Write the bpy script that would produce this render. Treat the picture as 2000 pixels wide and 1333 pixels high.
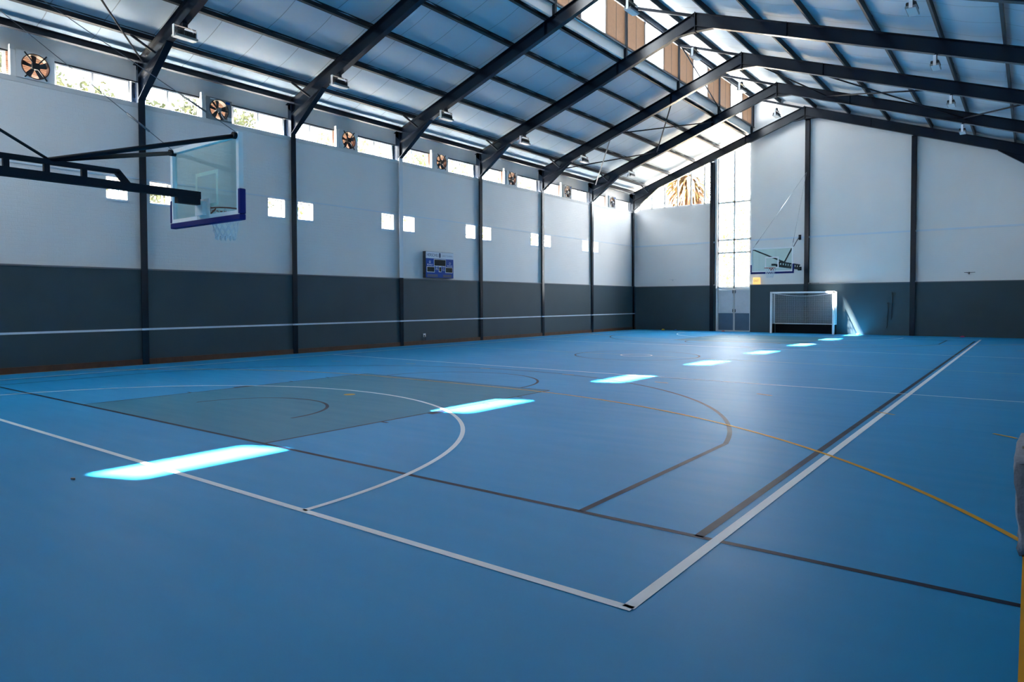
import bpy, bmesh, math, random
from mathutils import Vector, Matrix
random.seed(7)
D = bpy.data
C = bpy.context.scene.collection
for o in list(D.objects): D.objects.remove(o, do_unlink=True)
PI = math.pi
SC = bpy.context.scene

# ------------------------------------------------------------------ camera
cam = D.cameras.new('camera'); camo = D.objects.new('camera', cam); C.objects.link(camo)
yaw, pitch, roll = 0.6580, 0.0271, -0.0031
F = Vector((-math.sin(yaw)*math.cos(pitch), math.cos(yaw)*math.cos(pitch), -math.sin(pitch)))
R0 = Vector((math.cos(yaw), math.sin(yaw), 0)); U0 = R0.cross(F)
cr, sr = math.cos(roll), math.sin(roll)
Rv = R0*cr + U0*sr; Uv = U0*cr - R0*sr
M = Matrix((Rv, Uv, -F)).transposed().to_4x4(); M.translation = Vector((18.229, -18.391, 1.576))
camo.matrix_world = M
cam.sensor_width = 36; cam.lens = 36*1336.0/2000
cam.shift_x = (1000-983.18)/2000; cam.shift_y = (627.26-666.5)/2000
cam.clip_start = 0.02; cam.clip_end = 400
SC.camera = camo

# ------------------------------------------------------------------ world, sun, exposure
SC.view_settings.view_transform = 'Standard'; SC.view_settings.look = 'None'
SC.view_settings.gamma = 1.0; SC.view_settings.exposure = 1.6
SKY = 9.0; SUN = 105.0
w = D.worlds.new('sky'); SC.world = w; w.use_nodes = True
bg = w.node_tree.nodes['Background']; bg.inputs[0].default_value = (0.90, 0.95, 1.0, 1); bg.inputs[1].default_value = SKY
sun = D.lights.new('sun', 'SUN'); sun.energy = SUN; sun.angle = 0.018; sun.color = (1.0, 0.95, 0.87)
so = D.objects.new('sun', sun); C.objects.link(so)
so.rotation_euler = Vector((0.434, 0.178, -1.0)).to_track_quat('-Z', 'Y').to_euler()
so.location = (-20, -10, 40)
def portal(name, loc, sx, sy, look):
    l = D.lights.new(name, 'AREA'); l.shape = 'RECTANGLE'; l.size = sx; l.size_y = sy; l.energy = 1
    l.cycles.is_portal = True
    o = D.objects.new(name, l); C.objects.link(o); o.location = loc
    o.rotation_euler = Vector(look).to_track_quat('-Z', 'Y').to_euler(); return o

# ------------------------------------------------------------------ hall dimensions
YK = [-19.17, -14.62, -10.07, -5.52, -0.98, 3.57, 8.12, 12.66, 17.28]     # portal frames, near to far
BAY = 4.547
APX, SL = 9.31, 0.357
def ztop(x): return 7.78 + SL*x if x <= APX else 7.78 + SL*(2*APX-x)
def zroof(x):  # top of the rafter line, right slope carried on past the apex
    return 7.78 + SL*(2*APX-x)
YF, YN, XR = 17.62, -19.4, 18.62
SILL, HEAD = 6.72, 7.30
LIN = 0.20        # lining above rafter top (purlin depth)

# ------------------------------------------------------------------ materials
def mat(name, col, rough=0.6, metal=0.0, spec=0.5, noise=0.0, nscale=3.0, bump=0.0, bscale=40.0, emit=0.0, trans=0.0, alpha=1.0):
    m = D.materials.new(name); m.use_nodes = True; nt = m.node_tree; b = nt.nodes['Principled BSDF']
    b.inputs['Base Color'].default_value = (*col, 1); b.inputs['Roughness'].default_value = rough
    b.inputs['Metallic'].default_value = metal; b.inputs['Specular IOR Level'].default_value = spec
    if noise or bump:
        tc = nt.nodes.new('ShaderNodeTexCoord')
    if noise:
        n = nt.nodes.new('ShaderNodeTexNoise'); n.inputs['Scale'].default_value = nscale; n.inputs['Detail'].default_value = 5
        nt.links.new(tc.outputs['Object'], n.inputs['Vector'])
        mx = nt.nodes.new('ShaderNodeMix'); mx.data_type = 'RGBA'
        mx.inputs[6].default_value = (*[c*(1-noise) for c in col], 1); mx.inputs[7].default_value = (*[min(1, c*(1+noise)) for c in col], 1)
        nt.links.new(n.outputs['Fac'], mx.inputs[0]); nt.links.new(mx.outputs[2], b.inputs['Base Color'])
    if bump:
        n2 = nt.nodes.new('ShaderNodeTexNoise'); n2.inputs['Scale'].default_value = bscale
        nt.links.new(tc.outputs['Object'], n2.inputs['Vector'])
        bp = nt.nodes.new('ShaderNodeBump'); bp.inputs['Strength'].default_value = bump; bp.inputs['Distance'].default_value = 0.01
        nt.links.new(n2.outputs['Fac'], bp.inputs['Height']); nt.links.new(bp.outputs[0], b.inputs['Normal'])
    if emit:
        b.inputs['Emission Color'].default_value = (*col, 1); b.inputs['Emission Strength'].default_value = emit
    if trans:
        b.inputs['Transmission Weight'].default_value = trans
    return m

def brick_mat(name, col, axis, strength=0.5):
    m = D.materials.new(name); m.use_nodes = True; nt = m.node_tree; N = nt.nodes; L = nt.links
    b = N['Principled BSDF']; b.inputs['Roughness'].default_value = 0.55
    tc = N.new('ShaderNodeTexCoord'); sp = N.new('ShaderNodeSeparateXYZ'); cb = N.new('ShaderNodeCombineXYZ')
    L.new(tc.outputs['Object'], sp.inputs[0]); L.new(sp.outputs[axis], cb.inputs[0]); L.new(sp.outputs[2], cb.inputs[1])
    # slight wobble of the courses
    nz = N.new('ShaderNodeTexNoise'); nz.inputs['Scale'].default_value = 2.5; L.new(tc.outputs['Object'], nz.inputs['Vector'])
    sc = N.new('ShaderNodeVectorMath'); sc.operation = 'SCALE'; sc.inputs[3].default_value = 0.018
    L.new(nz.outputs['Color'], sc.inputs[0]); ad = N.new('ShaderNodeVectorMath'); L.new(cb.outputs[0], ad.inputs[0]); L.new(sc.outputs[0], ad.inputs[1])
    br = N.new('ShaderNodeTexBrick'); br.inputs['Scale'].default_value = 1.0
    br.inputs['Brick Width'].default_value = 0.235; br.inputs['Row Height'].default_value = 0.086; br.inputs['Mortar Size'].default_value = 0.006
    br.inputs['Mortar Smooth'].default_value = 0.35; br.offset = 0.5
    br.inputs['Color1'].default_value = (1, 1, 1, 1); br.inputs['Color2'].default_value = (.8, .8, .8, 1); br.inputs['Mortar'].default_value = (0, 0, 0, 1)
    L.new(ad.outputs[0], br.inputs['Vector'])
    n2 = N.new('ShaderNodeTexNoise'); n2.inputs['Scale'].default_value = 30; n2.inputs['Detail'].default_value = 6; L.new(tc.outputs['Object'], n2.inputs['Vector'])
    ma = N.new('ShaderNodeMath'); ma.operation = 'MULTIPLY_ADD'; ma.inputs[1].default_value = 0.5
    L.new(n2.outputs['Fac'], ma.inputs[0]); L.new(br.outputs['Color'], ma.inputs[2])
    bp = N.new('ShaderNodeBump'); bp.inputs['Strength'].default_value = strength; bp.inputs['Distance'].default_value = 0.012
    L.new(ma.outputs[0], bp.inputs['Height']); L.new(bp.outputs[0], b.inputs['Normal'])
    n3 = N.new('ShaderNodeTexNoise'); n3.inputs['Scale'].default_value = 0.6; n3.inputs['Detail'].default_value = 4; L.new(tc.outputs['Object'], n3.inputs['Vector'])
    mx = N.new('ShaderNodeMix'); mx.data_type = 'RGBA'; mx.inputs[6].default_value = (*[c*.93 for c in col], 1); mx.inputs[7].default_value = (*[min(1, c*1.05) for c in col], 1)
    L.new(n3.outputs['Fac'], mx.inputs[0]); L.new(mx.outputs[2], b.inputs['Base Color'])
    return m

WHITE_Y = brick_mat('white_brick_side', (0.75, 0.75, 0.755), 1, 0.55)
WHITE_X = brick_mat('white_brick_end', (0.77, 0.76, 0.755), 0, 0.35)
DADO = mat('grey_dado_paint', (0.032, 0.060, 0.076), 0.65, noise=0.15, nscale=1.2, bump=0.25, bscale=60)
LEDGE = mat('ledge_grey', (0.17, 0.17, 0.19), 0.7)
STRIPE = mat('white_stripe', (0.62, 0.70, 0.78), 0.5)
STEEL = mat('navy_steel', (0.003, 0.007, 0.016), 0.27, spec=0.38)
STEEL_S = mat('navy_steel_matt', (0.004, 0.008, 0.015), 0.6, spec=0.2)
PURL = mat('purlin_steel', (0.018, 0.021, 0.028), 0.55)
PALECOL = mat('pale_column_paint', (0.62, 0.68, 0.74), 0.4)
CREAM = mat('cream_frame', (0.70, 0.70, 0.70), 0.5)
WFRAME = mat('white_frame', (0.80, 0.80, 0.80), 0.45)
FASCIA = mat('fascia_board', (0.62, 0.62, 0.62), 0.6, noise=0.08)
FLASH = mat('flashing_metal', (0.52, 0.58, 0.62), 0.3, metal=0.5)
BOARD = mat('brown_kickboard', (0.085, 0.036, 0.018), 0.6, noise=0.5, nscale=6)
TIMBER = mat('timber_slat', (0.095, 0.052, 0.024), 0.6, noise=0.3, nscale=8)
ORANGE_SLAT = mat('vent_slat', (0.095, 0.036, 0.014), 0.6)
BLACK = mat('black_plastic', (0.012, 0.014, 0.018), 0.45)
DGREY = mat('dark_grey_metal', (0.04, 0.045, 0.055), 0.5)
MGREY = mat('mid_grey_metal', (0.22, 0.23, 0.24), 0.5)
LGREY = mat('light_grey_metal', (0.62, 0.64, 0.66), 0.4)
WHITE = mat('white_paint', (0.82, 0.84, 0.86), 0.4)
NETM = mat('net_cord', (0.72, 0.74, 0.78), 0.8)
ROPE = mat('dark_cord', (0.015, 0.02, 0.025), 0.8)
CABLE = mat('steel_cable', (0.16, 0.17, 0.19), 0.4, metal=0.6)
PAD = mat('navy_padding', (0.004, 0.010, 0.13), 0.6, spec=0.2)
RIM = mat('orange_rim', (0.30, 0.05, 0.02), 0.45)
BLUEDOOR = mat('blue_door_panel', (0.06, 0.11, 0.17), 0.6, noise=0.2, nscale=3)
GREYDOOR = mat('dented_door_sheet', (0.56, 0.58, 0.62), 0.4, noise=0.12, nscale=4, bump=0.9, bscale=7)
SBLUE = mat('scoreboard_blue', (0.002, 0.055, 0.30), 0.6, spec=0.15)
SWHITE = mat('scoreboard_panel', (0.62, 0.69, 0.78), 0.5)
SSCREEN = mat('display_black', (0.01, 0.014, 0.014), 0.15)
SPALE = mat('lettering_grey_blue', (0.22, 0.28, 0.36), 0.6)
GOALB = mat('goal_board_black', (0.003, 0.004, 0.005), 0.7, spec=0.1)
SNAVY = mat('lettering_navy', (0.03, 0.06, 0.13), 0.6)
EXITM = mat('exit_sign_glow', (1.0, 0.62, 0.20), 0.5, emit=0.30)
EXITT = mat('exit_letter', (0.20, 0.28, 0.12), 0.6)
CLOTH = mat('grey_denim_cloth', (0.20, 0.21, 0.26), 0.9, noise=0.5, nscale=18, bump=0.5, bscale=60)
YELLOWC = mat('yellow_disc', (0.70, 0.48, 0.03), 0.5); BLUEC = mat('blue_disc', (0.02, 0.10, 0.40), 0.5)
REDC = mat('red_disc', (0.60, 0.10, 0.08), 0.5); PINKC = mat('pink_disc', (0.45, 0.01, 0.10), 0.5)
BARK = mat('bark', (0.16, 0.11, 0.07), 0.9, noise=0.3); 
LEAFD = mat('shaded_leaf', (0.020, 0.027, 0.004), 0.6, noise=0.5, nscale=1.2)  # leaf green darkened so the near trees show against the overexposed sky
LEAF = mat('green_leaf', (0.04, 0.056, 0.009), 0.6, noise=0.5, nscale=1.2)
LEAF2 = mat('olive_leaf', (0.075, 0.085, 0.020), 0.6, noise=0.5, nscale=1.2)  # leaf tone lightened to stand in for overexposure beyond the windows
PALMDRY = mat('dry_palm_frond', (0.10, 0.040, 0.010), 0.7, noise=0.5, nscale=1.5)
PALMYEL = mat('yellow_palm_frond', (0.12, 0.070, 0.006), 0.7, noise=0.4, nscale=1.5)
GROUND = mat('outside_paving', (0.27, 0.22, 0.165), 0.9, noise=0.15)
ROOFOUT = mat('roof_sheet', (0.35, 0.36, 0.38), 0.6)

def glass_mat(name, tint, refl=0.06, rough=0.0):
    m = D.materials.new(name); m.use_nodes = True; nt = m.node_tree; N = nt.nodes; L = nt.links
    for n in list(N):
        if n.type != 'OUTPUT_MATERIAL': N.remove(n)
    out = [n for n in N if n.type == 'OUTPUT_MATERIAL'][0]
    t = N.new('ShaderNodeBsdfTransparent'); t.inputs[0].default_value = (*tint, 1)
    g = N.new('ShaderNodeBsdfGlossy'); g.inputs['Roughness'].default_value = rough
    lw = N.new('ShaderNodeLayerWeight'); pw = N.new('ShaderNodeMath'); pw.operation = 'POWER'; pw.inputs[1].default_value = 4.0
    L.new(lw.outputs['Facing'], pw.inputs[0]); fr = N.new('ShaderNodeMath'); fr.operation = 'MULTIPLY_ADD'; fr.inputs[1].default_value = 0.5; fr.inputs[2].default_value = refl*.5
    L.new(pw.outputs[0], fr.inputs[0])
    mx = N.new('ShaderNodeMixShader'); L.new(fr.outputs[0], mx.inputs[0]); L.new(t.outputs[0], mx.inputs[1]); L.new(g.outputs[0], mx.inputs[2])
    L.new(mx.outputs[0], out.inputs[0]); return m
GLASS = glass_mat('window_glass', (0.96, 0.97, 0.97))
BGLASS = glass_mat('backboard_glass', (0.86, 0.96, 0.94), rough=0.02)

def floor_mat(name, col, rough=0.48, spec=0.15):
    m = D.materials.new(name); m.use_nodes = True; nt = m.node_tree; N = nt.nodes; L = nt.links
    b = N['Principled BSDF']; b.inputs['Specular IOR Level'].default_value = spec
    tc = N.new('ShaderNodeTexCoord'); n = N.new('ShaderNodeTexNoise'); n.inputs['Scale'].default_value = 0.5; n.inputs['Detail'].default_value = 8
    L.new(tc.outputs['Object'], n.inputs['Vector'])
    mx = N.new('ShaderNodeMix'); mx.data_type = 'RGBA'; mx.inputs[6].default_value = (*[c*.90 for c in col], 1); mx.inputs[7].default_value = (*[min(1, c*1.10) for c in col], 1)
    L.new(n.outputs['Fac'], mx.inputs[0]); L.new(mx.outputs[2], b.inputs['Base Color'])
    mp = N.new('ShaderNodeMapping'); mp.inputs['Scale'].default_value = (0.5, 3.0, 1); L.new(tc.outputs['Object'], mp.inputs[0])
    n2 = N.new('ShaderNodeTexNoise'); n2.inputs['Scale'].default_value = 1.6; n2.inputs['Detail'].default_value = 9; L.new(mp.outputs[0], n2.inputs['Vector'])
    r = N.new('ShaderNodeMapRange'); r.inputs[3].default_value = rough-.06; r.inputs[4].default_value = rough+.09
    L.new(n2.outputs['Fac'], r.inputs[0]); L.new(r.outputs[0], b.inputs['Roughness'])
    n4 = N.new('ShaderNodeTexNoise'); n4.inputs['Scale'].default_value = 260; L.new(tc.outputs['Object'], n4.inputs['Vector'])
    bp = N.new('ShaderNodeBump'); bp.inputs['Strength'].default_value = 0.12; bp.inputs['Distance'].default_value = 0.002
    L.new(n4.outputs['Fac'], bp.inputs['Height']); L.new(bp.outputs[0], b.inputs['Normal'])
    return m
FBLUE = floor_mat('blue_sports_vinyl', (0.008, 0.235, 0.50))
FKEY = floor_mat('grey_teal_key', (0.016, 0.165, 0.275))
FDARK = floor_mat('dark_line_paint', (0.004, 0.008, 0.032), spec=0.12)
FWHITE = floor_mat('white_line_paint', (0.74, 0.76, 0.80))
FYELL = floor_mat('yellow_line_paint', (0.62, 0.28, 0.008))
FPALEY = floor_mat('faded_yellow_line', (0.36, 0.42, 0.36))

def lining_mat():
    m = D.materials.new('roof_lining_foil'); m.use_nodes = True; nt = m.node_tree; N = nt.nodes; L = nt.links
    b = N['Principled BSDF']; b.inputs['Roughness'].default_value = 0.55; b.inputs['Metallic'].default_value = 0.0; b.inputs['Specular IOR Level'].default_value = 0.35
    tc = N.new('ShaderNodeTexCoord'); sp = N.new('ShaderNodeSeparateXYZ'); L.new(tc.outputs['Object'], sp.inputs[0])
    a = N.new('ShaderNodeMath'); a.operation = 'ADD'; a.inputs[1].default_value = 14.62+100*BAY/4; L.new(sp.outputs[1], a.inputs[0])
    d_ = N.new('ShaderNodeMath'); d_.operation = 'DIVIDE'; d_.inputs[1].default_value = BAY/4; L.new(a.outputs[0], d_.inputs[0])
    f = N.new('ShaderNodeMath'); f.operation = 'FRACT'; L.new(d_.outputs[0], f.inputs[0])
    lt = N.new('ShaderNodeMath'); lt.operation = 'LESS_THAN'; lt.inputs[1].default_value = 0.018; L.new(f.outputs[0], lt.inputs[0])
    mx = N.new('ShaderNodeMix'); mx.data_type = 'RGBA'; mx.inputs[6].default_value = (0.42, 0.52, 0.60, 1); mx.inputs[7].default_value = (0.22, 0.25, 0.29, 1)
    L.new(lt.outputs[0], mx.inputs[0]); L.new(mx.outputs[2], b.inputs['Base Color'])
    n = N.new('ShaderNodeTexNoise'); n.inputs['Scale'].default_value = 0.9; n.inputs['Detail'].default_value = 3; L.new(tc.outputs['Object'], n.inputs['Vector'])
    bp = N.new('ShaderNodeBump'); bp.inputs['Strength'].default_value = 0.35; bp.inputs['Distance'].default_value = 0.08
    L.new(n.outputs['Fac'], bp.inputs['Height']); L.new(bp.outputs[0], b.inputs['Normal'])
    return m
LINING = lining_mat()

# ------------------------------------------------------------------ mesh helpers
class MB:
    def __init__(s): s.bm = bmesh.new(); s.mi = 0
    def face(s, pts):
        f = s.bm.faces.new([s.bm.verts.new(p) for p in pts]); f.material_index = s.mi; return f
    def box(s, x0, x1, y0, y1, z0, z1):
        v = [s.bm.verts.new((x, y, z)) for x in (x0, x1) for y in (y0, y1) for z in (z0, z1)]
        for q in ((0,1,3,2),(4,6,7,5),(0,4,5,1),(2,3,7,6),(0,2,6,4),(1,5,7,3)):
            f = s.bm.faces.new([v[i] for i in q]); f.material_index = s.mi
        return s
    def beam(s, a, b, wd, ht, up=(0,0,1)):
        a, b = Vector(a), Vector(b); d = (b-a).normalized(); u = Vector(up); r = d.cross(u)
        if r.length < 1e-4: r = d.cross(Vector((0,1,0)))
        r.normalize(); u = r.cross(d).normalized()
        P = []
        for p in (a, b):
            for i, j in ((-1,-1),(1,-1),(1,1),(-1,1)): P.append(s.bm.verts.new(p + r*(i*wd/2) + u*(j*ht/2)))
        for q in ((3,2,1,0),(4,5,6,7),(0,1,5,4),(1,2,6,5),(2,3,7,6),(3,0,4,7)):
            f = s.bm.faces.new([P[i] for i in q]); f.material_index = s.mi
        return s
    def tube(s, pts, r, n=8, closed=False):
        pts = [Vector(p) for p in pts]; rings = []
        m = len(pts); prev = None
        for i, p in enumerate(pts):
            if closed: t = (pts[(i+1) % m]-pts[i-1]).normalized()
            else: t = (pts[min(i+1, m-1)]-pts[max(i-1, 0)]).normalized()
            if prev is None:
                a = t.orthogonal().normalized()
            else:
                a = (prev - t*prev.dot(t)); a = a.normalized() if a.length > 1e-6 else t.orthogonal().normalized()
            prev = a; b = t.cross(a)
            rr = r[i] if isinstance(r, (list, tuple)) else r
            rings.append([s.bm.verts.new(p + (a*math.cos(2*PI*k/n) + b*math.sin(2*PI*k/n))*rr) for k in range(n)])
        for i in range(m if closed else m-1):
            A, B = rings[i], rings[(i+1) % m]
            for k in range(n):
                f = s.bm.faces.new([A[k], A[(k+1) % n], B[(k+1) % n], B[k]]); f.material_index = s.mi; f.smooth = n > 4
        if not closed:
            for A, fl in ((rings[0], True), (rings[-1], False)):
                f = s.bm.faces.new(A[::-1] if fl else A); f.material_index = s.mi
        return s
    def prism(s, poly, axis, lo, hi):
        # poly: 2D points in the other two axes (in order), extruded along axis
        def P(q, t):
            if axis == 0: return (t, q[0], q[1])
            if axis == 1: return (q[0], t, q[1])
            return (q[0], q[1], t)
        A = [s.bm.verts.new(P(q, lo)) for q in poly]; B = [s.bm.verts.new(P(q, hi)) for q in poly]; n = len(poly)
        for f in (s.bm.faces.new(A[::-1]), s.bm.faces.new(B)): f.material_index = s.mi
        for i in range(n):
            f = s.bm.faces.new([A[i], A[(i+1) % n], B[(i+1) % n], B[i]]); f.material_index = s.mi
        return s
    def disc(s, c, r, z0, z1, n=24, r2=None):
        r2 = r if r2 is None else r2
        A = [s.bm.verts.new((c[0]+r*math.cos(2*PI*k/n), c[1]+r*math.sin(2*PI*k/n), z0)) for k in range(n)]
        B = [s.bm.verts.new((c[0]+r2*math.cos(2*PI*k/n), c[1]+r2*math.sin(2*PI*k/n), z1)) for k in range(n)]
        s.bm.faces.new(A[::-1]); s.bm.faces.new(B)
        for k in range(n): s.bm.faces.new([A[k], A[(k+1) % n], B[(k+1) % n], B[k]])
        for f in s.bm.faces: f.material_index = f.material_index
        return s
    def build(s, name, mats, parent=None, bevel=0, loc=None):
        bmesh.ops.recalc_face_normals(s.bm, faces=s.bm.faces)
        me = D.meshes.new(name); s.bm.to_mesh(me); s.bm.free()
        for m in (mats if isinstance(mats, (list, tuple)) else [mats]): me.materials.append(m)
        o = D.objects.new(name, me); C.objects.link(o)
        if parent: o.parent = parent
        if loc: o.location = loc
        if bevel:
            b = o.modifiers.new('bevel', 'BEVEL'); b.width = bevel; b.segments = 2; b.limit_method = 'ANGLE'
        return o
def tag(o, label=None, cat=None, group=None, kind=None):
    if label: o['label'] = label
    if cat: o['category'] = cat
    if group: o['group'] = group
    if kind: o['kind'] = kind
    return o
def thing(name, label, cat, loc=(0,0,0), rz=0, group=None):
    o = D.objects.new(name, None); C.objects.link(o); o.location = loc; o.rotation_euler = (0, 0, rz); o.empty_display_size = 0.1
    return tag(o, label, cat, group)
def struct(o, label=None, cat=None):
    return tag(o, label, cat, kind='structure')
def copy_tree(o, parent=None):
    c = o.copy(); C.objects.link(c)
    if parent: c.parent = parent
    for ch in [x for x in D.objects if x.parent == o]: copy_tree(ch, c)
    return c
ORD = ['first', 'second', 'third', 'fourth', 'fifth', 'sixth', 'seventh', 'eighth']

# ================================================================== FLOOR (one mesh; painted lines are a skin on it)
CX = 8.98
fl = MB(); fl.box(-0.3, 18.95, YN-0.3, YF+0.3, -0.2, 0)
def rect(x0, x1, y0, y1, mi, lv):
    fl.mi = mi; z = lv*0.0008; fl.face([(x0, y0, z), (x1, y0, z), (x1, y1, z), (x0, y1, z)])
def arc(cx, cy, r, a0, a1, wd, mi, lv, n=64):
    fl.mi = mi; z = lv*0.0008
    for i in range(n):
        t0, t1 = a0+(a1-a0)*i/n, a0+(a1-a0)*(i+1)/n
        P = [(cx+q*math.cos(t), cy+q*math.sin(t), z) for q, t in ((r-wd/2, t0), (r+wd/2, t0), (r+wd/2, t1), (r-wd/2, t1))]
        fl.face(P)
def hline(x0, x1, y, wd, mi, lv): rect(x0, x1, y-wd/2, y+wd/2, mi, lv)
def vline(x, y0, y1, wd, mi, lv): rect(x-wd/2, x+wd/2, min(y0, y1), max(y0, y1), mi, lv)
K, Dk, Wt, Ye, Pa = 1, 2, 3, 4, 5
LW = 0.055
for s in (-1, 1):
    # basketball end
    rect(CX-2.45, CX+2.45, *sorted((s*14.0, s*8.25)), K, 1)
    hline(CX-7.5, 18.22 if s < 0 else CX+7.5, s*14.0, LW, Dk, 2)
    vline(CX+7.5*1.0, s*14.0, 0, LW*1.15, Dk, 2); vline(CX-7.5, s*14.0, 0, LW, Dk, 2)
    for q in (-1, 1):
        vline(CX+q*2.45, s*14.0, s*8.25, 0.04, Dk, 2)
        vline(CX+q*6.58, s*14.0, s*10.90, LW, Dk, 2)
        for yy, ww in ((12.25, .05), (11.2, .40), (10.15, .05), (9.25, .05)):
            x0, x1 = sorted((CX+q*2.45, CX+q*2.58)); rect(x0, x1, s*yy-ww/2, s*yy+ww/2, Dk, 2)
    hline(CX-2.45, CX+2.45, s*8.25, 0.04, Dk, 2)
    a = math.acos(6.58/6.75); b0 = (a, PI-a) if s < 0 else (PI+a, 2*PI-a)
    arc(CX, s*12.42, 6.75, b0[0], b0[1], LW, Dk, 2, 96)
    arc(CX, s*8.25, 1.8, *((0, PI) if s < 0 else (PI, 2*PI)), 0.05, Dk, 2)
    arc(CX, s*12.80, 1.25, *((0.0, PI) if s < 0 else (PI, 2*PI)), 0.05, Dk, 2)
    # netball end
    arc(CX, s*15.25, 4.9, *((0, PI) if s < 0 else (PI, 2*PI)), LW, Wt, 4, 96)
    hline(CX-7.65, CX+7.65, s*15.25, LW*1.1, Wt, 4)
    hline(CX-7.625, 18.22, s*5.083, 0.05, Wt, 4)
    # hockey circle and broken line
    yb = s*17.45
    for q, (t0, t1) in ((1, (0.0, PI/2)), (-1, (PI/2, PI))):
        cxx = CX+q*1.5; lim = 7.75 if q > 0 else 7.05
        tl = math.acos(min(1, (18.22-cxx)/9.0)) if q > 0 else math.acos(min(1, (cxx-0.3)/9.0))
        if s < 0: aa = (tl, PI/2) if q > 0 else (PI/2, PI-tl)
        else: aa = (-PI/2, -tl) if q > 0 else (PI+tl, 3*PI/2)
        arc(cxx, yb, 9.0, aa[0], aa[1], 0.05, Ye, 5, 64)
    hline(CX-1.5, CX+1.5, yb-s*9.0, 0.05, Ye, 5)
    for xc in (3.37, 5.6, 7.95, 10.27, 12.53, 14.67, 16.62, 18.0):
        for q in (1,):
            c0 = CX+1.5 if xc > CX+1.5 else (CX-1.5 if xc < CX-1.5 else xc)
            R_ = 11.65; dx = xc-c0; dy = math.sqrt(R_*R_-dx*dx); t = math.atan2(dy, dx)
            h = 0.15/R_
            if s < 0: arc(c0, yb, R_, t-h, t+h, 0.045, Ye, 5, 3)
            else: arc(c0, yb, R_, -t-h, -t+h, 0.045, Ye, 5, 3)
    fl.mi = Ye; fl.face([(CX+0.10*math.cos(t*PI/12), s*10.75+0.10*math.sin(t*PI/12), 0.004) for t in range(24)])
vline(CX+7.625, -15.25, 15.25, LW*1.25, Wt, 4); vline(CX-7.625, -15.25, 15.25, LW, Wt, 4)
arc(CX, 0, 1.8, 0, 2*PI, 0.05, Dk, 2, 72); arc(CX, 0, 0.45, 0, 2*PI, 0.05, Wt, 4, 32)
hline(0.2, 18.22, 0.0, 0.045, Pa, 3)
vline(18.215, YN+.1, YF-.2, 0.022, Ye, 5); vline(0.20, YN+.1, YF-.2, 0.04, Ye, 5)
bmesh.ops.remove_doubles(fl.bm, verts=fl.bm.verts, dist=1e-6)
floor = fl.build('floor', [FBLUE, FKEY, FDARK, FWHITE, FYELL, FPALEY]); struct(floor, 'blue vinyl sports floor painted with basketball, netball and hockey lines', 'floor')

# ================================================================== LEFT WALL
DZ = 2.44
small = []
for k in range(1, 9):
    small.append((k, -1, YK[k]-0.84, YK[k]-0.26 if k > 2 else YK[k]-0.34))
    small.append((k, 1, YK[k]+0.22 if k > 1 else YK[k]+.3, YK[k]+0.78))
small = [q for q in small if q[3] < YF-0.3 and q[0] >= 2 and q[0] <= 7]
SW0, SW1 = 4.20, 4.74
mb = MB()
ys = sorted(small, key=lambda q: q[2])
mb.box(-0.32, 0, YN, YF+.3, 0, SW0); mb.box(-0.32, 0, YN, YF+.3, SW1, SILL)
y = YN
for q in ys:
    mb.box(-0.32, 0, y, q[2], SW0, SW1); y = q[3]
mb.box(-0.32, 0, y, YF+.3, SW0, SW1)
wl = mb.build('wall_left', WHITE_Y); struct(wl, 'long white painted brick wall on the left with small square windows', 'wall')
mb = MB(); mb.box(0, 0.07, YN, YF-.07, 0, DZ); mb.build('dado', DADO, wl)
mb = MB(); mb.box(-0.02, 0.085, YN, YF-.07, DZ, DZ+0.035); mb.build('dado_ledge', LEDGE, wl)
mb = MB(); mb.box(0.07, 0.074, YN, YF-.07, 0.885, 0.935); mb.build('white_stripe', STRIPE, wl)
mb = MB(); mb.box(0, 0.02, YN, YF, 4.765, 4.80); mb.build('string_course', STRIPE, wl)
mb = MB(); mb.box(-0.02, 0.015, YN, YF, SILL-.12, SILL); mb.build('sill_band', FASCIA, wl)
# kick board
for nm, x0, x1, lb in (('baseboard_left', 0.07, 0.11, 'brown timber kick board along the foot of the left wall'), ('baseboard_right', 18.235, 18.31, 'brown timber kick board along the foot of the right wall')):
    mb = MB(); yy = YN
    while yy < YF-.1:
        y2 = min(yy+2.4, YF-.08); mb.box(x0, x1, yy+.004, y2-.004, 0, 0.145 if nm.endswith('left') else .12); yy = y2
    struct(mb.build(nm, BOARD), lb, 'baseboard')

# small square windows
wn = 1
def windowname():
    global wn
    n = 'window_%d' % wn; wn += 1; return n
for i, (k, s, y0, y1) in enumerate(small):
    t = MB(); f = 0.045
    t.box(-0.22, -0.16, y0, y1, SW0, SW0+f); t.box(-0.22, -0.16, y0, y1, SW1-f, SW1)
    t.box(-0.22, -0.16, y0, y0+f, SW0+f, SW1-f); t.box(-0.22, -0.16, y1-f, y1, SW0+f, SW1-f)
    if True: t.box(-0.215, -0.165, y1-.16, y1-.13, SW0+f, SW1-f)
    fr = t.build(windowname(), WFRAME)
    pos = ('left' if s < 0 else 'right')
    struct(fr, 'small square window just %s of the %s column of the left wall' % (pos, ORD[k-2]), 'window')
    g = MB(); g.box(-0.192, -0.188, y0+f, y1-f, SW0+f, SW1-f); g.build('pane', GLASS, fr)
    sl = MB(); sl.box(-0.16, 0.02, y0-.01, y1+.01, SW0-.05, SW0-.001); sl.build('window_sill', STRIPE, fr)

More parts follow.
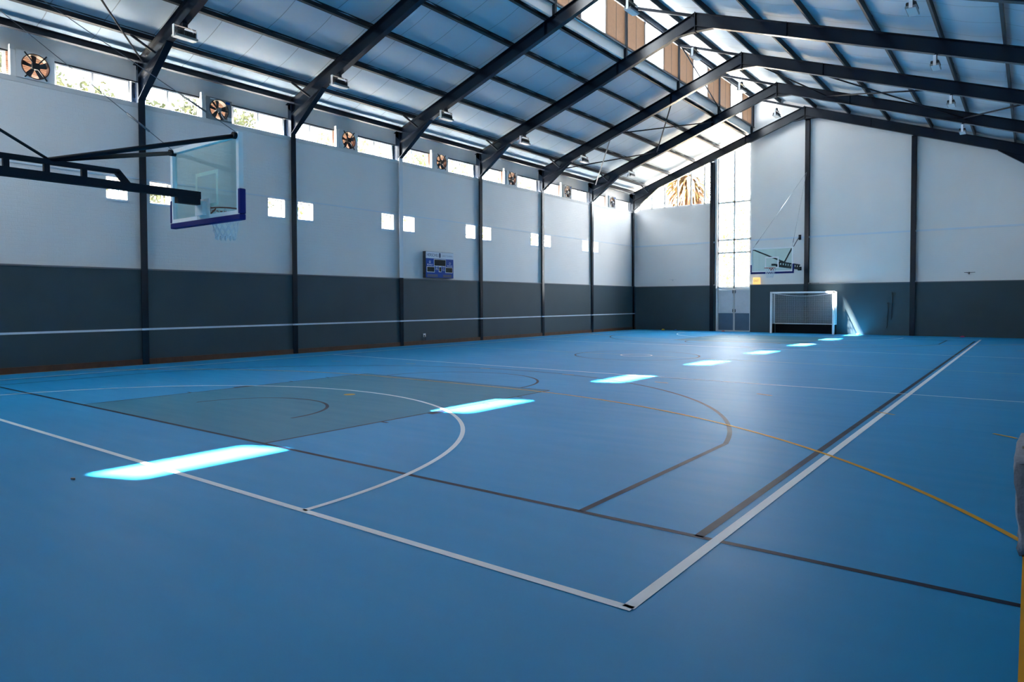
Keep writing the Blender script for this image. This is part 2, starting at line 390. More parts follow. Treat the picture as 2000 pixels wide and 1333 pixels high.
# ---- high window strip with fans
XW = -0.18
def strip_frame(y0, y1, my, label):
    t = MB(); f = 0.055
    t.box(XW-.03, XW+.03, y0, y1, SILL, SILL+f); t.box(XW-.03, XW+.03, y0, y1, HEAD-f, HEAD)
    for yy in (y0, my-f/2, y1-f): t.box(XW-.03, XW+.03, yy, yy+f, SILL+f, HEAD-f)
    fr = t.build(windowname(), WFRAME); struct(fr, label, 'window')
    for a, b in ((y0+f, my-f/2), (my+f/2, y1-f)):
        g = MB(); g.box(XW-.002, XW+.002, a, b, SILL+f, HEAD-f); g.build('pane', GLASS, fr)
    return fr
BAYN = {1: 'leftmost', 2: 'second', 3: 'third', 4: 'fourth', 5: 'fifth', 6: 'sixth', 7: 'seventh and farthest'}
for k in range(0, 8):
    y0 = YK[k]; bn = BAYN.get(k, 'near hidden')
    if k >= 1:
        strip_frame(y0+.18, y0+1.70, y0+.80, 'high two-pane window left of the fan in the %s bay of the left wall' % bn)
        strip_frame(y0+2.66, YK[k+1]-.16, y0+3.50, 'high two-pane window right of the fan in the %s bay of the left wall' % bn)
    # timber vent slats behind the fan
    t = MB()
    n = 13
    for i in range(n):
        zc = SILL+.02+(HEAD-SILL)*(i+.5)/n
        t.beam((XW-.03, y0+1.70, zc), (XW-.03, y0+2.66, zc), 0.055, 0.008, up=(-.5, 0, .86))
    vs = t.build('vent_louvre', ORANGE_SLAT)
    tag(vs, 'orange-brown timber vent slats behind the fan in the %s bay' % bn, 'louvre', 'timber vent slats behind the wall fans')
    if k == 0:
        D.objects.remove(vs)
# fascia over the high windows
mb = MB(); mb.box(-0.22, -0.15, YN, YF, HEAD, 7.90); struct(mb.build('trim_1', FASCIA), 'pale fascia board above the high windows of the left wall', 'trim')
mb = MB(); mb.box(-.24, -.14, YN, YK[1], SILL, HEAD); struct(mb.build('wall_left', FASCIA), 'pale infill panel above the left wall nearest the camera', 'wall')
mb = MB(); mb.box(-.151, -.135, YN, YF, HEAD-.02, HEAD+.012); struct(mb.build('trim_2', STEEL_S), 'thin dark trim line over the high windows of the left wall', 'trim')

# ================================================================== FANS
def make_fan(kind):
    root = thing('exhaust_fan', 'x', 'fan')
    H, HW, RR = 0.31, 0.385, 0.275
    t = MB()   # square plate with a round hole
    n = 40; outer = []; inner = []
    for i in range(n):
        a = 2*PI*i/n; c, s_ = math.cos(a), math.sin(a); m_ = max(abs(c)/HW, abs(s_)/H)
        outer.append((c/m_, s_/m_)); inner.append((RR*c, RR*s_))
    for x in (0.0, 0.02):
        O = [t.bm.verts.new((x, p[0], p[1])) for p in outer]; I = [t.bm.verts.new((x, p[0], p[1])) for p in inner]
        for i in range(n): t.bm.faces.new([O[i], O[(i+1) % n], I[(i+1) % n], I[i]])
    # corners
    for sy in (-1, 1):
        for sz in (-1, 1): t.face([(0.02, sy*HW, sz*H), (0.02, sy*HW*.80, sz*H), (0.02, sy*HW, sz*H*.80)])
    t.build('face_plate', CREAM if kind == 0 else MGREY, root)
    t = MB(); th = 0.02
    t.box(-.20, 0, -HW, -HW+th, -H, H); t.box(-.20, 0, HW-th, HW, -H, H); t.box(-.20, 0, -HW, HW, H-th, H); t.box(-.20, 0, -HW, HW, -H, -H+th)
    t.build('casing', CREAM, root)
    t = MB(); m_ = 48
    for x0, r0, x1, r1 in ((0.03, RR+.012, 0.03, RR-.008), (0.03, RR-.008, -.12, RR-.012), (0.03, RR+.012, -.01, RR+.012)):
        A = [t.bm.verts.new((x0, r0*math.cos(2*PI*i/m_), r0*math.sin(2*PI*i/m_))) for i in range(m_)]
        B = [t.bm.verts.new((x1, r1*math.cos(2*PI*i/m_), r1*math.sin(2*PI*i/m_))) for i in range(m_)]
        for i in range(m_): t.bm.faces.new([A[i], A[(i+1) % m_], B[(i+1) % m_], B[i]])
    t.build('ring', BLACK if kind else RIMBROWN, root)
    # blades
    for i in range(5):
        a = 2*PI*i/5+.35; c, s_ = math.cos(a), math.sin(a); t = MB()
        def Q(r, w_, x): return Vector((x, r*c - w_*s_, r*s_ + w_*c))
        P = [Q(.05, -.03, -.075), Q(.05, .03, -.045), Q(.255, .065, -.035), Q(.262, .0, -.06), Q(.255, -.06, -.085)]
        t.face(P); t.face([p+Vector((.006, 0, 0)) for p in P][::-1])
        t.build('blade', DGREY, root)
    t = MB()
    t.tube([(-.10, 0, 0), (0.03, 0, 0)], 0.065, 16)
    if kind: t.tube([(0.03, 0, 0), (0.07, 0, 0)], 0.05, 16)
    else: t.box(0.0, 0.06, -.075, .075, -.07, .07)
    t.build('motor', MGREY if kind else BLACK, root)
    if kind == 0:
        for a in (PI/4+.12, 3*PI/4-.12, 5*PI/4+.12, 7*PI/4-.12):
            t = MB(); t.beam((.045, .05*math.cos(a), .05*math.sin(a)), (.035, .36*math.cos(a), .36*math.sin(a)), .026, .02, up=(1, 0, 0)); t.build('strut', BLACK, root)
    else:
        for a in (0.0, PI*.75, PI*1.25):
            t = MB(); t.beam((.0, .05*math.cos(a), .05*math.sin(a)), (.0, .27*math.cos(a), .27*math.sin(a)), .05, .012, up=(1, 0, 0)); t.build('strut', BLACK, root)
        t = MB(); t.tube([(.07, .02, -.05), (.07, .05, -.16), (.05, .14, -.26), (.04, .26, -.25)], .008, 6); t.build('power_cord', LGREY, root)
        t = MB(); t.box(.02, .06, .25, .36, -.26, -.17); t.build('switch_box', LGREY, root)
        t = MB(); t.box(.0205, .022, .20, .33, .20, .27); t.build('sticker', SBLUE, root)
        t = MB(); t.box(.0205, .022, -.26, -.06, .25, .28); t.build('sticker', WHITE, root)
    t = MB(); t.box(-.13, -.03, -HW-.10, -HW-.01, H-.02, H+.09); t.build('junction_box', LGREY, root)
    t = MB(); t.box(-.14, -.02, -HW-.10, -HW-.002, -H, H-.03); t.build('side_post', CREAM, root)
    return root
RIMBROWN = mat('fan_ring_brown', (0.07, 0.025, 0.015), 0.5)
fan0 = make_fan(0); fan1 = make_fan(1)
FD = {1: 'pale wall fan with black cross struts high at the far left of the picture', 2: 'grey wall fan with round motor and looping cord, second from the left',
      3: 'pale cross-strut wall fan high on the left wall, third from the left', 4: 'pale cross-strut wall fan in the bay above the scoreboard, fourth from the left',
      5: 'pale cross-strut wall fan, fifth from the left along the high windows', 6: 'grey-ringed wall fan, second from the far corner', 7: 'small distant grey-ringed wall fan nearest the far corner'}
used = set()
for k in range(1, 8):
    kd = 1 if k in (2, 6, 7) else 0
    src = fan1 if kd else fan0
    f_ = src if kd not in used else copy_tree(src); used.add(kd)
    f_.location = (0.03, YK[k]+2.22 if k != 2 else YK[k]+2.15, (SILL+HEAD)/2+.01)
    tag(f_, FD[k], 'fan', 'exhaust fans between the high windows')

# ================================================================== FAR WALL
TW0, TW1 = 4.84, 6.64      # tall window
mb = MB()
def gable(t, x0, x1, z0, x_extra=None, y0=YF, y1=YF+.3, off=0.1):
    xs = sorted({x0, x1, *( [APX] if x0 < APX < x1 else [])})
    poly = [(x0, z0), (x1, z0)] + [(x, (zroof(x) if x > 6.7 else ztop(x))+off) for x in reversed(xs)]
    t.prism(poly, 1, y0, y1)
mb.box(-.3, TW0, YF, YF+.3, 0, 6.83)                 # left of the tall window
gable(mb, TW1+.001, 6.7, 0, off=.24); gable(mb, 6.701, XR+.3, 0, off=0.25)
mb.box(4.66, TW0, YF, YF+.3, 6.83, 9.45)
mb.box(TW0, TW1, YF+.25, YF+.3, 2.3, 2.36)
wf = mb.build('wall_far', WHITE_X); struct(wf, 'white painted brick end wall at the far end of the hall', 'wall')
for a, b in ((0.07, TW0-.04), (TW1, 18.35)):
    t = MB(); t.box(a, b, YF-.07, YF, 0, 2.42); t.build('dado', DADO, wf)
    t = MB(); t.box(a, b, YF-.085, YF+.01, 2.42, 2.455); t.build('dado_ledge', LEDGE, wf)
for a, b in ((0, 4.72), (TW1, 18.6)):
    t = MB(); t.box(a, b, YF-.03, YF, 4.72, 4.80); t.build('string_course', STRIPE, wf)
# gable window with mullions
GY = YF+.12
def gframe(name, xs, z0, label):
    t = MB(); f = .08
    t.box(xs[0], xs[-1], GY-.03, GY+.03, z0, z0+f)
    for x in xs:
        t.box(x-f/2, x+f/2, GY-.03, GY+.03, z0, ztop(x)-.1)
    t.beam((xs[0], GY, ztop(xs[0])-.1), (xs[-1], GY, ztop(xs[-1])-.1), .06, .05)
    fr = t.build(name, WFRAME); struct(fr, label, 'window')
    for a, b in zip(xs[:-1], xs[1:]):
        g = MB(); g.prism([(a+f/2, z0+f), (b-f/2, z0+f), (b-f/2, ztop(b)-.12), (a+f/2, ztop(a)-.12)], 1, GY-.002, GY+.002); g.build('pane', GLASS, fr)
    return fr
gframe(windowname(), [0.28, 1.02, 1.81, 2.58, 3.36, 4.11, 4.64], 6.83, 'sloping row of gable window panes in the far left corner')
t = MB(); f = .09
fn = windowname()
for x in (TW0+f/2, 5.75, TW1-f/2): t.box(x-f/2, x+f/2, GY-.04, GY+.04, 2.3, ztop(x)-.1)
for z in (2.34, 4.17, 4.85, 6.83): t.box(TW0, TW1, GY-.04, GY+.04, z-.045, z+.045)
fr = t.build(fn, WFRAME); struct(fr, 'tall bright window above the double doors in the far wall', 'window')
zs = [2.37, 4.14, 4.20, 4.82, 4.88, 6.80, 6.86]
for a, b in ((TW0+f, 5.72), (5.78, TW1-f)):
    for z0, z1 in ((2.37, 4.14), (4.20, 4.82), (4.88, 6.80)):
        g = MB(); g.box(a, b, GY-.002, GY+.002, z0, z1); g.build('pane', GLASS, fr)
    g = MB(); g.prism([(a, 6.86), (b, 6.86), (b, ztop(b)-.1), (a, ztop(a)-.1)], 1, GY-.002, GY+.002); g.build('pane', GLASS, fr)
# the doors
dr = MB(); dr.box(TW0, TW0+.07, YF-.02, YF+.16, 0, 2.30); dr.box(TW1-.04, TW1, YF-.02, YF+.16, 0, 2.30); dr.box(TW0+.07, TW1-.04, YF-.02, YF+.16, 2.22, 2.30)
dr.box(TW0-.1, TW1+.05, YF+.20, YF+.24, 0, 2.32); dr.box(TW0+.02, TW1, YF+.02, YF+.2, 0, .045)  # backing sheet added behind the leaves to stop sunlight leaking round them
door = dr.build('door_1', CREAM); struct(door, 'scuffed grey and blue double doors below the tall window', 'door')
for a, b, s in ((TW0+.08, 5.76, 1), (5.79, TW1-.05, -1)):
    lf = MB(); lf.box(a, b, YF+.03, YF+.07, .05, 2.20); leaf = lf.build('door_leaf', LGREY, door)
    t = MB(); t.box(a+.05, b-.05, YF+.022, YF+.03, 1.0, 2.14); t.build('dented_sheet', GREYDOOR, leaf)
    t = MB(); t.box(a+.02, b-.02, YF+.018, YF+.03, .07, .97); t.build('kick_panel', BLUEDOOR, leaf)
    e = b if s > 0 else a
    t = MB(); t.box(e-.03, e+.03, YF+.005, YF+.03, .05, 2.2); t.build('meeting_stile', CREAM, leaf)
    for z in (2.02, 1.02):
        t = MB(); t.box(e-.05*s-.018, e-.05*s+.018, YF-.012, YF+.02, z, z+.16); t.build('bolt', BLACK, leaf)

# ================================================================== RIGHT AND NEAR WALLS
mb = MB(); mb.box(XR-.02, XR+.28, YN, YF+.3, 0, 8.02); wr = mb.build('wall_right', WHITE_Y); struct(wr, 'long brick wall on the right side, seen edge-on', 'wall')
t = MB(); t.box(18.31, 18.60, YN, YF-.07, 0, DZ); t.build('dado', DADO, wr)
mb = MB(); ny0, ny1 = YN-.3, YN
mb.box(-.3, TW0, ny0, ny1, 0, 6.83); mb.box(4.66, TW0, ny0, ny1, 6.83, 9.65); mb.box(-.3, .28, ny0, ny1, 6.83, 7.95); mb.box(TW0, TW1, ny0, ny1, 0, 9.45); mb.prism([(TW0, 9.45), (TW1, 9.45), (TW1, ztop(TW1)+.2), (TW0, ztop(TW0)+.2)], 1, ny0, ny1)
gable(mb, TW1+.001, 6.7, 0, y0=ny0, y1=ny1, off=.24); gable(mb, 6.701, XR+.3, 0, y0=ny0, y1=ny1, off=.25)
wnr = mb.build('wall_near', WHITE_X); struct(wnr, 'brick end wall behind the camera', 'wall')
t = MB(); t.box(0.07, 18.31, YN, YN+.07, 0, 2.29); t.build('dado', DADO, wnr)
t = MB()  # unseen gable window, added to light the surfaces facing the camera
for x in (.31, 1.81, 3.36, 4.63): t.box(x-.03, x+.03, YN-.15, YN-.10, 6.83, ztop(x)-.1)
t.box(.28, 4.66, YN-.15, YN-.10, 6.80, 6.86)
frn = t.build(windowname(), WFRAME); struct(frn, 'unseen window added in the end wall behind the camera', 'window')
for a_, b_, z_ in ((.34, 4.6, 6.86),):
    g = MB(); g.prism([(a_, z_), (b_, z_), (b_, ztop(b_)-.1), (a_, ztop(a_)-.1)], 1, YN-.127, YN-.123); g.build('pane', GLASS, frn)

# ================================================================== ROOF LINING
PLX = [0.02, 0.82, 2.24, 3.68, 5.10, 6.45]
PRX = [8.05, 9.72, 11.23, 12.90, 14.58, 16.15, 17.55, 18.60]
def lining(name, xs, zf, sag, label, lift=0.0):
    t = MB(); ny = int((YF-YN)/ (BAY/8)); yy = [YN + (YF-YN)*i/ny for i in range(ny+1)]
    cols = []
    for a, b in zip(xs[:-1], xs[1:]):
        for i in range(8):
            u = i/8.0; cols.append((a+(b-a)*u, u))
    cols.append((xs[-1], 0))
    V = []
    for x, u in cols:
        row = []
        for y_ in yy:
            ph = ((y_+14.62) % (BAY/4))/(BAY/4)
            z = zf(x)+LIN+.012+lift - sag*math.sin(PI*u)*(0.8+.35*math.sin(PI*ph)) + .004*math.sin(y_*5.1+x*3)
            row.append(t.bm.verts.new((x, y_, z)))
        V.append(row)
    for i in range(len(V)-1):
        for j in range(ny):
            f_ = t.bm.faces.new([V[i][j], V[i+1][j], V[i+1][j+1], V[i][j+1]]); f_.smooth = True
    o = t.build(name, LINING); struct(o, label, 'ceiling'); return o
lining('ceiling', [-0.5]+PLX, ztop, 0.050, 'left slope of the silvery roof lining stretched over purlins')
lining('ceiling', [6.58]+PRX+[19.2], zroof, 0.055, 'right slope of the silvery roof lining, running past the ridge')
t = MB(); t.prism([(-.5, ztop(-.5)+LIN+.05), (6.62, ztop(6.62)+LIN+.05), (6.62, ztop(6.62)+LIN+.09), (-.5, ztop(-.5)+LIN+.09)], 1, YN-.3, YF+.4)
t.prism([(6.50, zroof(6.5)+LIN+.06), (19.4, zroof(19.4)+LIN+.06), (19.4, zroof(19.4)+LIN+.10), (6.50, zroof(6.5)+LIN+.10)], 1, YN-.3, YF+.4)
struct(t.build('roof', ROOFOUT), 'profiled roof sheeting over the lining', 'roof')

# ================================================================== CLERESTORY
XG = 6.74; CS, CH = 10.58, 11.93
cl = []
t = MB(); t.box(XG-.05, XG+.05, YN, YF, CS-.06, CS); t.box(XG-.05, XG+.05, YN, YF, CH, CH+.05)
panes = []
for k in range(0, 8):
    y0, y1 = YK[k], YK[k+1]; p0, p1 = y0+1.50, y0+3.08
    panes.append((k, y0, y1, p0, p1))
    for yy in (p0, p1): t.box(XG-.035, XG+.035, yy-.025, yy+.025, CS, CH)
fr = t.build(windowname(), DGREY); struct(fr, 'long clerestory window band under the ridge with clear panes between blinds', 'window')
for k, y0, y1, p0, p1 in panes:
    g = MB(); g.box(XG-.002, XG+.002, p0+.025, p1-.025, CS, CH); g.build('pane', GLASS, fr)
# flashing upstand below the clerestory
t = MB(); t.prism([(6.42, ztop(6.42)+.21), (6.46, ztop(6.42)+.21), (XG, CS-.05), (XG-.04, CS-.05)], 1, YN, YF)
struct(t.build('trim_3', FLASH), 'pale metal flashing below the clerestory window band', 'trim')
t = MB(); t.box(6.62, 6.70, YN, YF, CS-.42, CS-.06); struct(t.build('trim_4', FASCIA), 'pale upstand board under the clerestory', 'trim')
# blinds
def blind(y0, y1, label):
    t = MB(); n = 27; 
    for i in range(n):
        z = CS+.02+(CH-CS-.04)*(i+.5)/n
        t.beam((XG, y0, z), (XG, y1, z), 0.060, .006, up=(-.58, 0, .81))
    o = t.build('louvre_blind', TIMBER); 
    tag(o, label, 'blind', 'brown slatted blinds in the clerestory')
    t = MB()
    for yy in (y0+.06, (y0+y1)/2, y1-.06): t.box(XG+.03, XG+.036, yy-.008, yy+.008, CS, CH)
    t.build('ladder_cord', ROPE, o)
for k, y0, y1, p0, p1 in panes:
    if k < 2: lb1 = lb2 = None
    bn = {0: 'above and behind the camera', 1: 'above the near left', 2: 'in the first clerestory bay', 3: 'in the second clerestory bay',
          4: 'third clerestory bay', 5: 'fourth clerestory bay', 6: 'fifth clerestory bay', 7: 'last clerestory bay'}[k]
    blind(y0+.045, p0-.03, 'brown slatted blind left of the clear pane, ' + bn)
    blind(p1+.03, y1-.045, 'brown slatted blind right of the clear pane, ' + bn)
t = MB(); t.box(XG-.03, XG+.03, YK[8]+.02, YF, CS-.05, CH+.05); t.box(XG-.03, XG+.03, YN, YK[0]+.06, CS-.05, CH+.05); struct(t.build('trim_5', STEEL_S), 'dark closing strip at the ends of the clerestory', 'trim')  # filler added to stop sun leaking in beside the end blinds
# portals help the sky light find the openings
portal('sky_portal', (-.36, (YK[1]+YF)/2, (SILL+HEAD)/2), YF-YK[1], HEAD-SILL, (1, 0, 0)).data.size
portal('sky_portal', (XG-.12, (YN+YF)/2, (CS+CH)/2), YF-YN, CH-CS, (1, 0, 0))
portal('sky_portal', (3.5, YF+.35, 6.0), 6.5, 7.6, (0, -1, 0))
portal('sky_portal', (2.5, YN-.35, 7.9), 4.6, 2.6, (0, 1, 0))

# ================================================================== PORTAL FRAMES
FW = 0.17
def make_frame(y, label, last=False):
    root = thing('portal_frame', label, 'steel frame', (0, y, 0), 0, 'steel portal frames of the hall')
    for s in (-1, 1):
        X = (lambda x: x) if s < 0 else (lambda x: 2*APX-x)
        def bx(t, x0, x1, y0, y1, z0, z1):
            a, b = sorted((X(x0), X(x1))); t.box(a, b, y0, y1, z0, z1)
        # column: I section
        t = MB()
        bx(t, .095, .115, -FW/2, FW/2, 0, 6.80 if s < 0 else 6.8)
        bx(t, -.02, .095, -.006, .006, 0, 6.80)
        bx(t, -.25, .095, -.006, .006, 6.74, 7.78)
        bx(t, -.27, -.25, -FW/2, FW/2, 6.74, 7.62)
        bx(t, .10, .12, -FW/2, FW/2, 6.80, 7.72)
        if label.startswith('dark navy steel portal frame of the third') and s < 0:
            t.build('column', STEEL, root)
            t = MB(); bx(t, .10, .118, -FW/2-.003, FW/2+.003, DZ+.04, 6.80); bx(t, -.02, .11, -.010, .010, DZ+.04, 6.80); u = t.build('column_cladding', PALECOL, root); u['label'] = 'pale painted upper part of the column'
        else: t.build('column', STEEL, root)
        if s < 0:
            t = MB(); t.box(.10, .1165, -FW/2-.0015, FW/2+.0015, .885, .935); t.build('painted_stripe', STRIPE, root)
        # rafter
        def I(t, pts_top, pts_bot):
            # web polygon + flanges
            poly = [(X(a), b) for a, b in pts_top] + [(X(a), b) for a, b in reversed(pts_bot)]
            t.prism(poly, 1, -.006, .006)
            for P in (pts_top, pts_bot):
                for (a, za), (b, zb) in zip(P[:-1], P[1:]):
                    t.beam((X(a), 0, za), (X(b), 0, zb), FW, .018)
        t = MB()
        dz = 0.43
        I(t, [(-.22, ztop(-.22)-.01), (APX, ztop(APX)-.01)], [(.12, ztop(.12)-dz), (APX, ztop(APX)-dz)])
        for xx in (6.42,):
            t.box(min(X(xx-.008), X(xx+.008)), max(X(xx-.008), X(xx+.008)), -FW/2-.004, FW/2+.004, ztop(xx)-dz-.005, ztop(xx)+.005)
        rf = t.build('rafter', STEEL, root)
        # eaves haunch
        if s < 0 or last:
            t = MB()
            I(t, [(.12, 7.36), (1.62, ztop(1.62)-dz-.01)], [(.12, 6.80), (1.62, ztop(1.62)-dz-.02)])
            t.build('eaves_haunch', STEEL, root)
        # ridge haunch
        t = MB()
        t.prism([(X(APX), 10.50), (X(8.72), 10.46), (X(APX), ztop(APX)-dz)], 1, -.006, .006)
        t.beam((X(8.72), 0, 10.46), (X(APX), 0, 10.49), FW, .016)
        t.build('ridge_haunch', STEEL, root)
        # fly brace near the eaves
        if s > 0: continue
        t = MB(); t.beam((X(.82), -.62, ztop(.82)+.06), (X(1.02), -.03, ztop(1.02)-dz+.03), .05, .05); t.build('fly_brace', STEEL_S, root)
    t = MB(); t.box(APX-.012, APX+.012, -FW/2-.01, FW/2+.01, 10.46, 11.12); t.build('ridge_plate', STEEL, root)
    t = MB(); t.box(6.70, 6.80, -.05, .05, ztop(6.75)-.01, 12.06); t.build('clerestory_post', STEEL_S, root)
    t = MB(); t.beam((6.78, 0, 11.96), (9.26, 0, 11.02), .09, .09); t.build('raking_strut', STEEL_S, root)
    return root
FLAB = {0: 'dark navy steel frame behind the camera', 1: 'dark navy steel frame just outside the left edge of the picture',
        2: 'dark navy steel portal frame nearest the hanging backboard, first column from the left',
        3: 'dark navy steel portal frame of the second column from the left',
        4: 'dark navy steel portal frame of the third column, left of the scoreboard',
        5: 'navy steel portal frame of the fourth column, ridge near the top edge',
        6: 'dark navy steel portal frame of the fifth column, near end of the cross braces',
        7: 'dark navy steel portal frame of the sixth column, far end of the cross braces',
        8: 'dark navy steel portal frame standing against the far wall'}
for k, y in enumerate(YK):
    make_frame(y, FLAB[k], k == 8)
# far wall columns
for x, lb in ((4.63, 'slim dark steel post left of the double doors on the far wall'), (9.40, 'dark steel post behind the goal, under the ridge of the far wall'),
              (13.93, 'dark steel post on the far wall right of the goal')):
    t = MB(); z1 = ztop(x)-.42
    t.box(x-.10, x+.10, YF-.20, YF-.18, 0, z1); t.box(x-.007, x+.007, YF-.18, YF-.075, 0, 2.46); t.box(x-.007, x+.007, YF-.18, YF-.02, 2.46, z1); t.box(x-.10, x+.10, YF-.02, YF-.0, 2.5, z1)
    tag(t.build('steel_post', STEEL), lb, 'post')
# pipe clamp boxes on columns
# ================================================================== PURLINS
def purlin(x, z, tilt, label, d_=LIN, mat_=PURL):
    t = MB(); y0, y1 = YN+.02, YF-.01
    ux, uz = -tilt, 1.0; L_ = math.hypot(ux, uz); up = (ux/L_, 0, uz/L_)
    c = Vector((x, 0, z)); U_ = Vector(up); R_ = Vector((U_.z, 0, -U_.x))
    def seg(a0, a1, b0, b1):
        poly = [c+R_*a0+U_*b0, c+R_*a1+U_*b0, c+R_*a1+U_*b1, c+R_*a0+U_*b1]
        t.prism([(p.x, p.z) for p in poly], 1, y0, y1)
    seg(-.004, .004, 0, d_); seg(-.004, .065, 0, .006); seg(-.004, .065, d_-.006, d_); seg(.059, .065, .006, .03)
    o = t.build('roof_purlin', mat_); tag(o, label, 'purlin', 'purlins carrying the roof lining'); return o
LPN = ['at the left eaves above the high windows', 'first up from the left eaves', 'second up from the left eaves', 'third up from the left eaves', 'fourth up from the left eaves', 'topmost of the left slope below the clerestory']
for i, x in enumerate(PLX):
    purlin(x+(.12 if i == 0 else 0), ztop(x+(.12 if i == 0 else 0))+(.0 if i else -.12), SL, 'long steel purlin ' + LPN[i])
RPN = ['left of the ridge, next to the clerestory head', 'right beside the ridge', 'first down the right slope from the ridge purlin', 'second down the right slope from the ridge purlin', 'third down the right slope from the ridge purlin', 'fourth down the right slope from the ridge purlin', 'fifth down the right slope, next to the eaves', 'at the right eaves']
for i, x in enumerate(PRX): purlin(x, zroof(x), -SL, 'long steel purlin ' + RPN[i])
t = MB(); t.box(6.66, 6.70, YN+.02, YF-.01, 11.98, 12.16); t.box(6.70, 6.80, YN+.02, YF-.01, 12.06, 12.10); t.box(6.80, 6.84, YN+.02, YF-.01, 11.98, 12.20)
tag(t.build('head_beam', STEEL_S), 'dark steel head beam along the top of the clerestory', 'beam')
# brace rods
def rod(a, b, label, r=.028, m_=STEEL_S):
    t = MB(); t.tube([a, b], r, 8); tag(t.build('brace_rod', m_), label, 'brace', 'diagonal roof brace rods')
def zb(x): return ztop(x)-.24
y4, y5 = YK[6], YK[7]
rod((6.5, y4+.02, zb(6.5)), (3.7, y5-.02, zb(3.7)), 'brace rod of the upper left cross, from near the clerestory down to the sixth frame')
rod((3.7, y4+.02, zb(3.7)), (6.5, y5-.02, zb(6.5)), 'brace rod of the upper left cross, rising to the clerestory at the sixth frame')
rod((0.3, y4+.02, zb(.3)), (3.7, y5-.02, zb(3.7)), 'brace rod of the lower left cross, rising from the fifth column eaves')
rod((3.7, y4+.02, zb(3.7)), (0.3, y5-.02, zb(.3)), 'brace rod of the lower left cross, toned light as if lit, dropping to the sixth column eaves', .028, MGREY)  # grey instead of dark steel puts the light on this rod into its colour
rod((9.5, y4+.02, zb(9.5)), (11.3, y5-.02, zb(11.3)), 'short brace rod just right of the ridge')
rod((11.3, y4+.02, zb(11.3)), (16.1, y5-.02, zb(16.1)), 'brace rod of the right slope cross, falling towards the far right')
rod((11.3, y5-.02, zb(11.3)), (16.1, y4+.02, zb(16.1)), 'brace rod of the right slope cross, running nearly level in the picture')
rod((16.1, y5-.02, zb(16.1)), (18.3, y4+.02, zb(18.3)), 'brace rod at the right eaves, leaving the right edge')
rod((6.86, y4+.05, 11.9), (6.86, y5-.05, ztop(6.8)+.06), 'brace rod crossing the clerestory blinds below the ridge')
rod((0.25, YK[2]-.02, 7.72), (4.9, YK[1]+.02, zb(4.9)-.1), 'brace rod rising left from the first column at the top left corner', .022)

# ================================================================== FLOODLIGHTS
def make_flood():
    root = thing('floodlight', 'x', 'floodlight')
    t = MB(); L_, W_ = .27, .11      # long axis y
    t.box(-W_, W_, -L_, L_, .0, .05); hd = t.build('lamp_housing', MGREY, root, bevel=.008)
    t = MB(); t.box(-W_+.02, W_-.02, -L_+.02, L_-.02, -.006, .0); t.build('diffuser', LGREY, root)
    t = MB(); t.box(-.09, .09, -L_+.05, L_-.05, .05, .14)
    for i in range(9): t.box(-.10, .10, -L_+.06+i*.05, -L_+.07+i*.05, .05, .13)
    t.build('driver_box', BLACK, root)
    for s in (-1, 1):
        t = MB(); t.box(-.035, .035, s*L_-.010, s*L_+.010, .0, .27); t.build('side_arm', WHITE, root)
    t = MB(); t.box(-.03, .03, -L_, L_, .262, .274); t.box(-.025, .025, -L_, L_, .16, .20); t.build('cross_bar', DGREY, root)
    t = MB(); t.box(-.03, .03, -.06, .06, .274, .36); t.build('hanger', STEEL_S, root)
    t = MB(); t.tube([(0.02, .05, .33), (.05, .16, .24), (.04, .2, .13), (.02, .18, .10)], .006, 6); t.build('power_cord', LGREY, root)
    return root
fl0 = make_flood(); first = True
def place(x, y, z, label, rz=0, wire=0):
    global first
    o = fl0 if first else copy_tree(fl0); first = False
    o.location = (x, y, z); o.rotation_euler = (0, 0, rz)
    tag(o, label, 'floodlight', 'floodlights hung from the frames')
    if wire:
        t = MB(); t.tube([(0, 0, .36), (0, 0, .36+wire)], .006, 6); t.build('suspension_wire', CABLE, o)
nm = {2: 'first', 3: 'second', 4: 'third', 5: 'fourth', 6: 'fifth', 7: 'sixth'}
for k in range(2, 8):
    place(2.33, YK[k], ztop(2.33)-.43-.37, 'floodlight on the left slope above the %s column from the left' % nm[k])
for k in range(4, 8):
    place(APX, YK[k], 9.80-.17, 'floodlight on a wire below the ridge of the frame with the %s column' % nm[k], 0, .49)
for k in range(4, 8):
    place(16.07, YK[k], ztop(16.07)-.43-.37, 'floodlight on the right slope of the frame with the %s column' % nm[k])

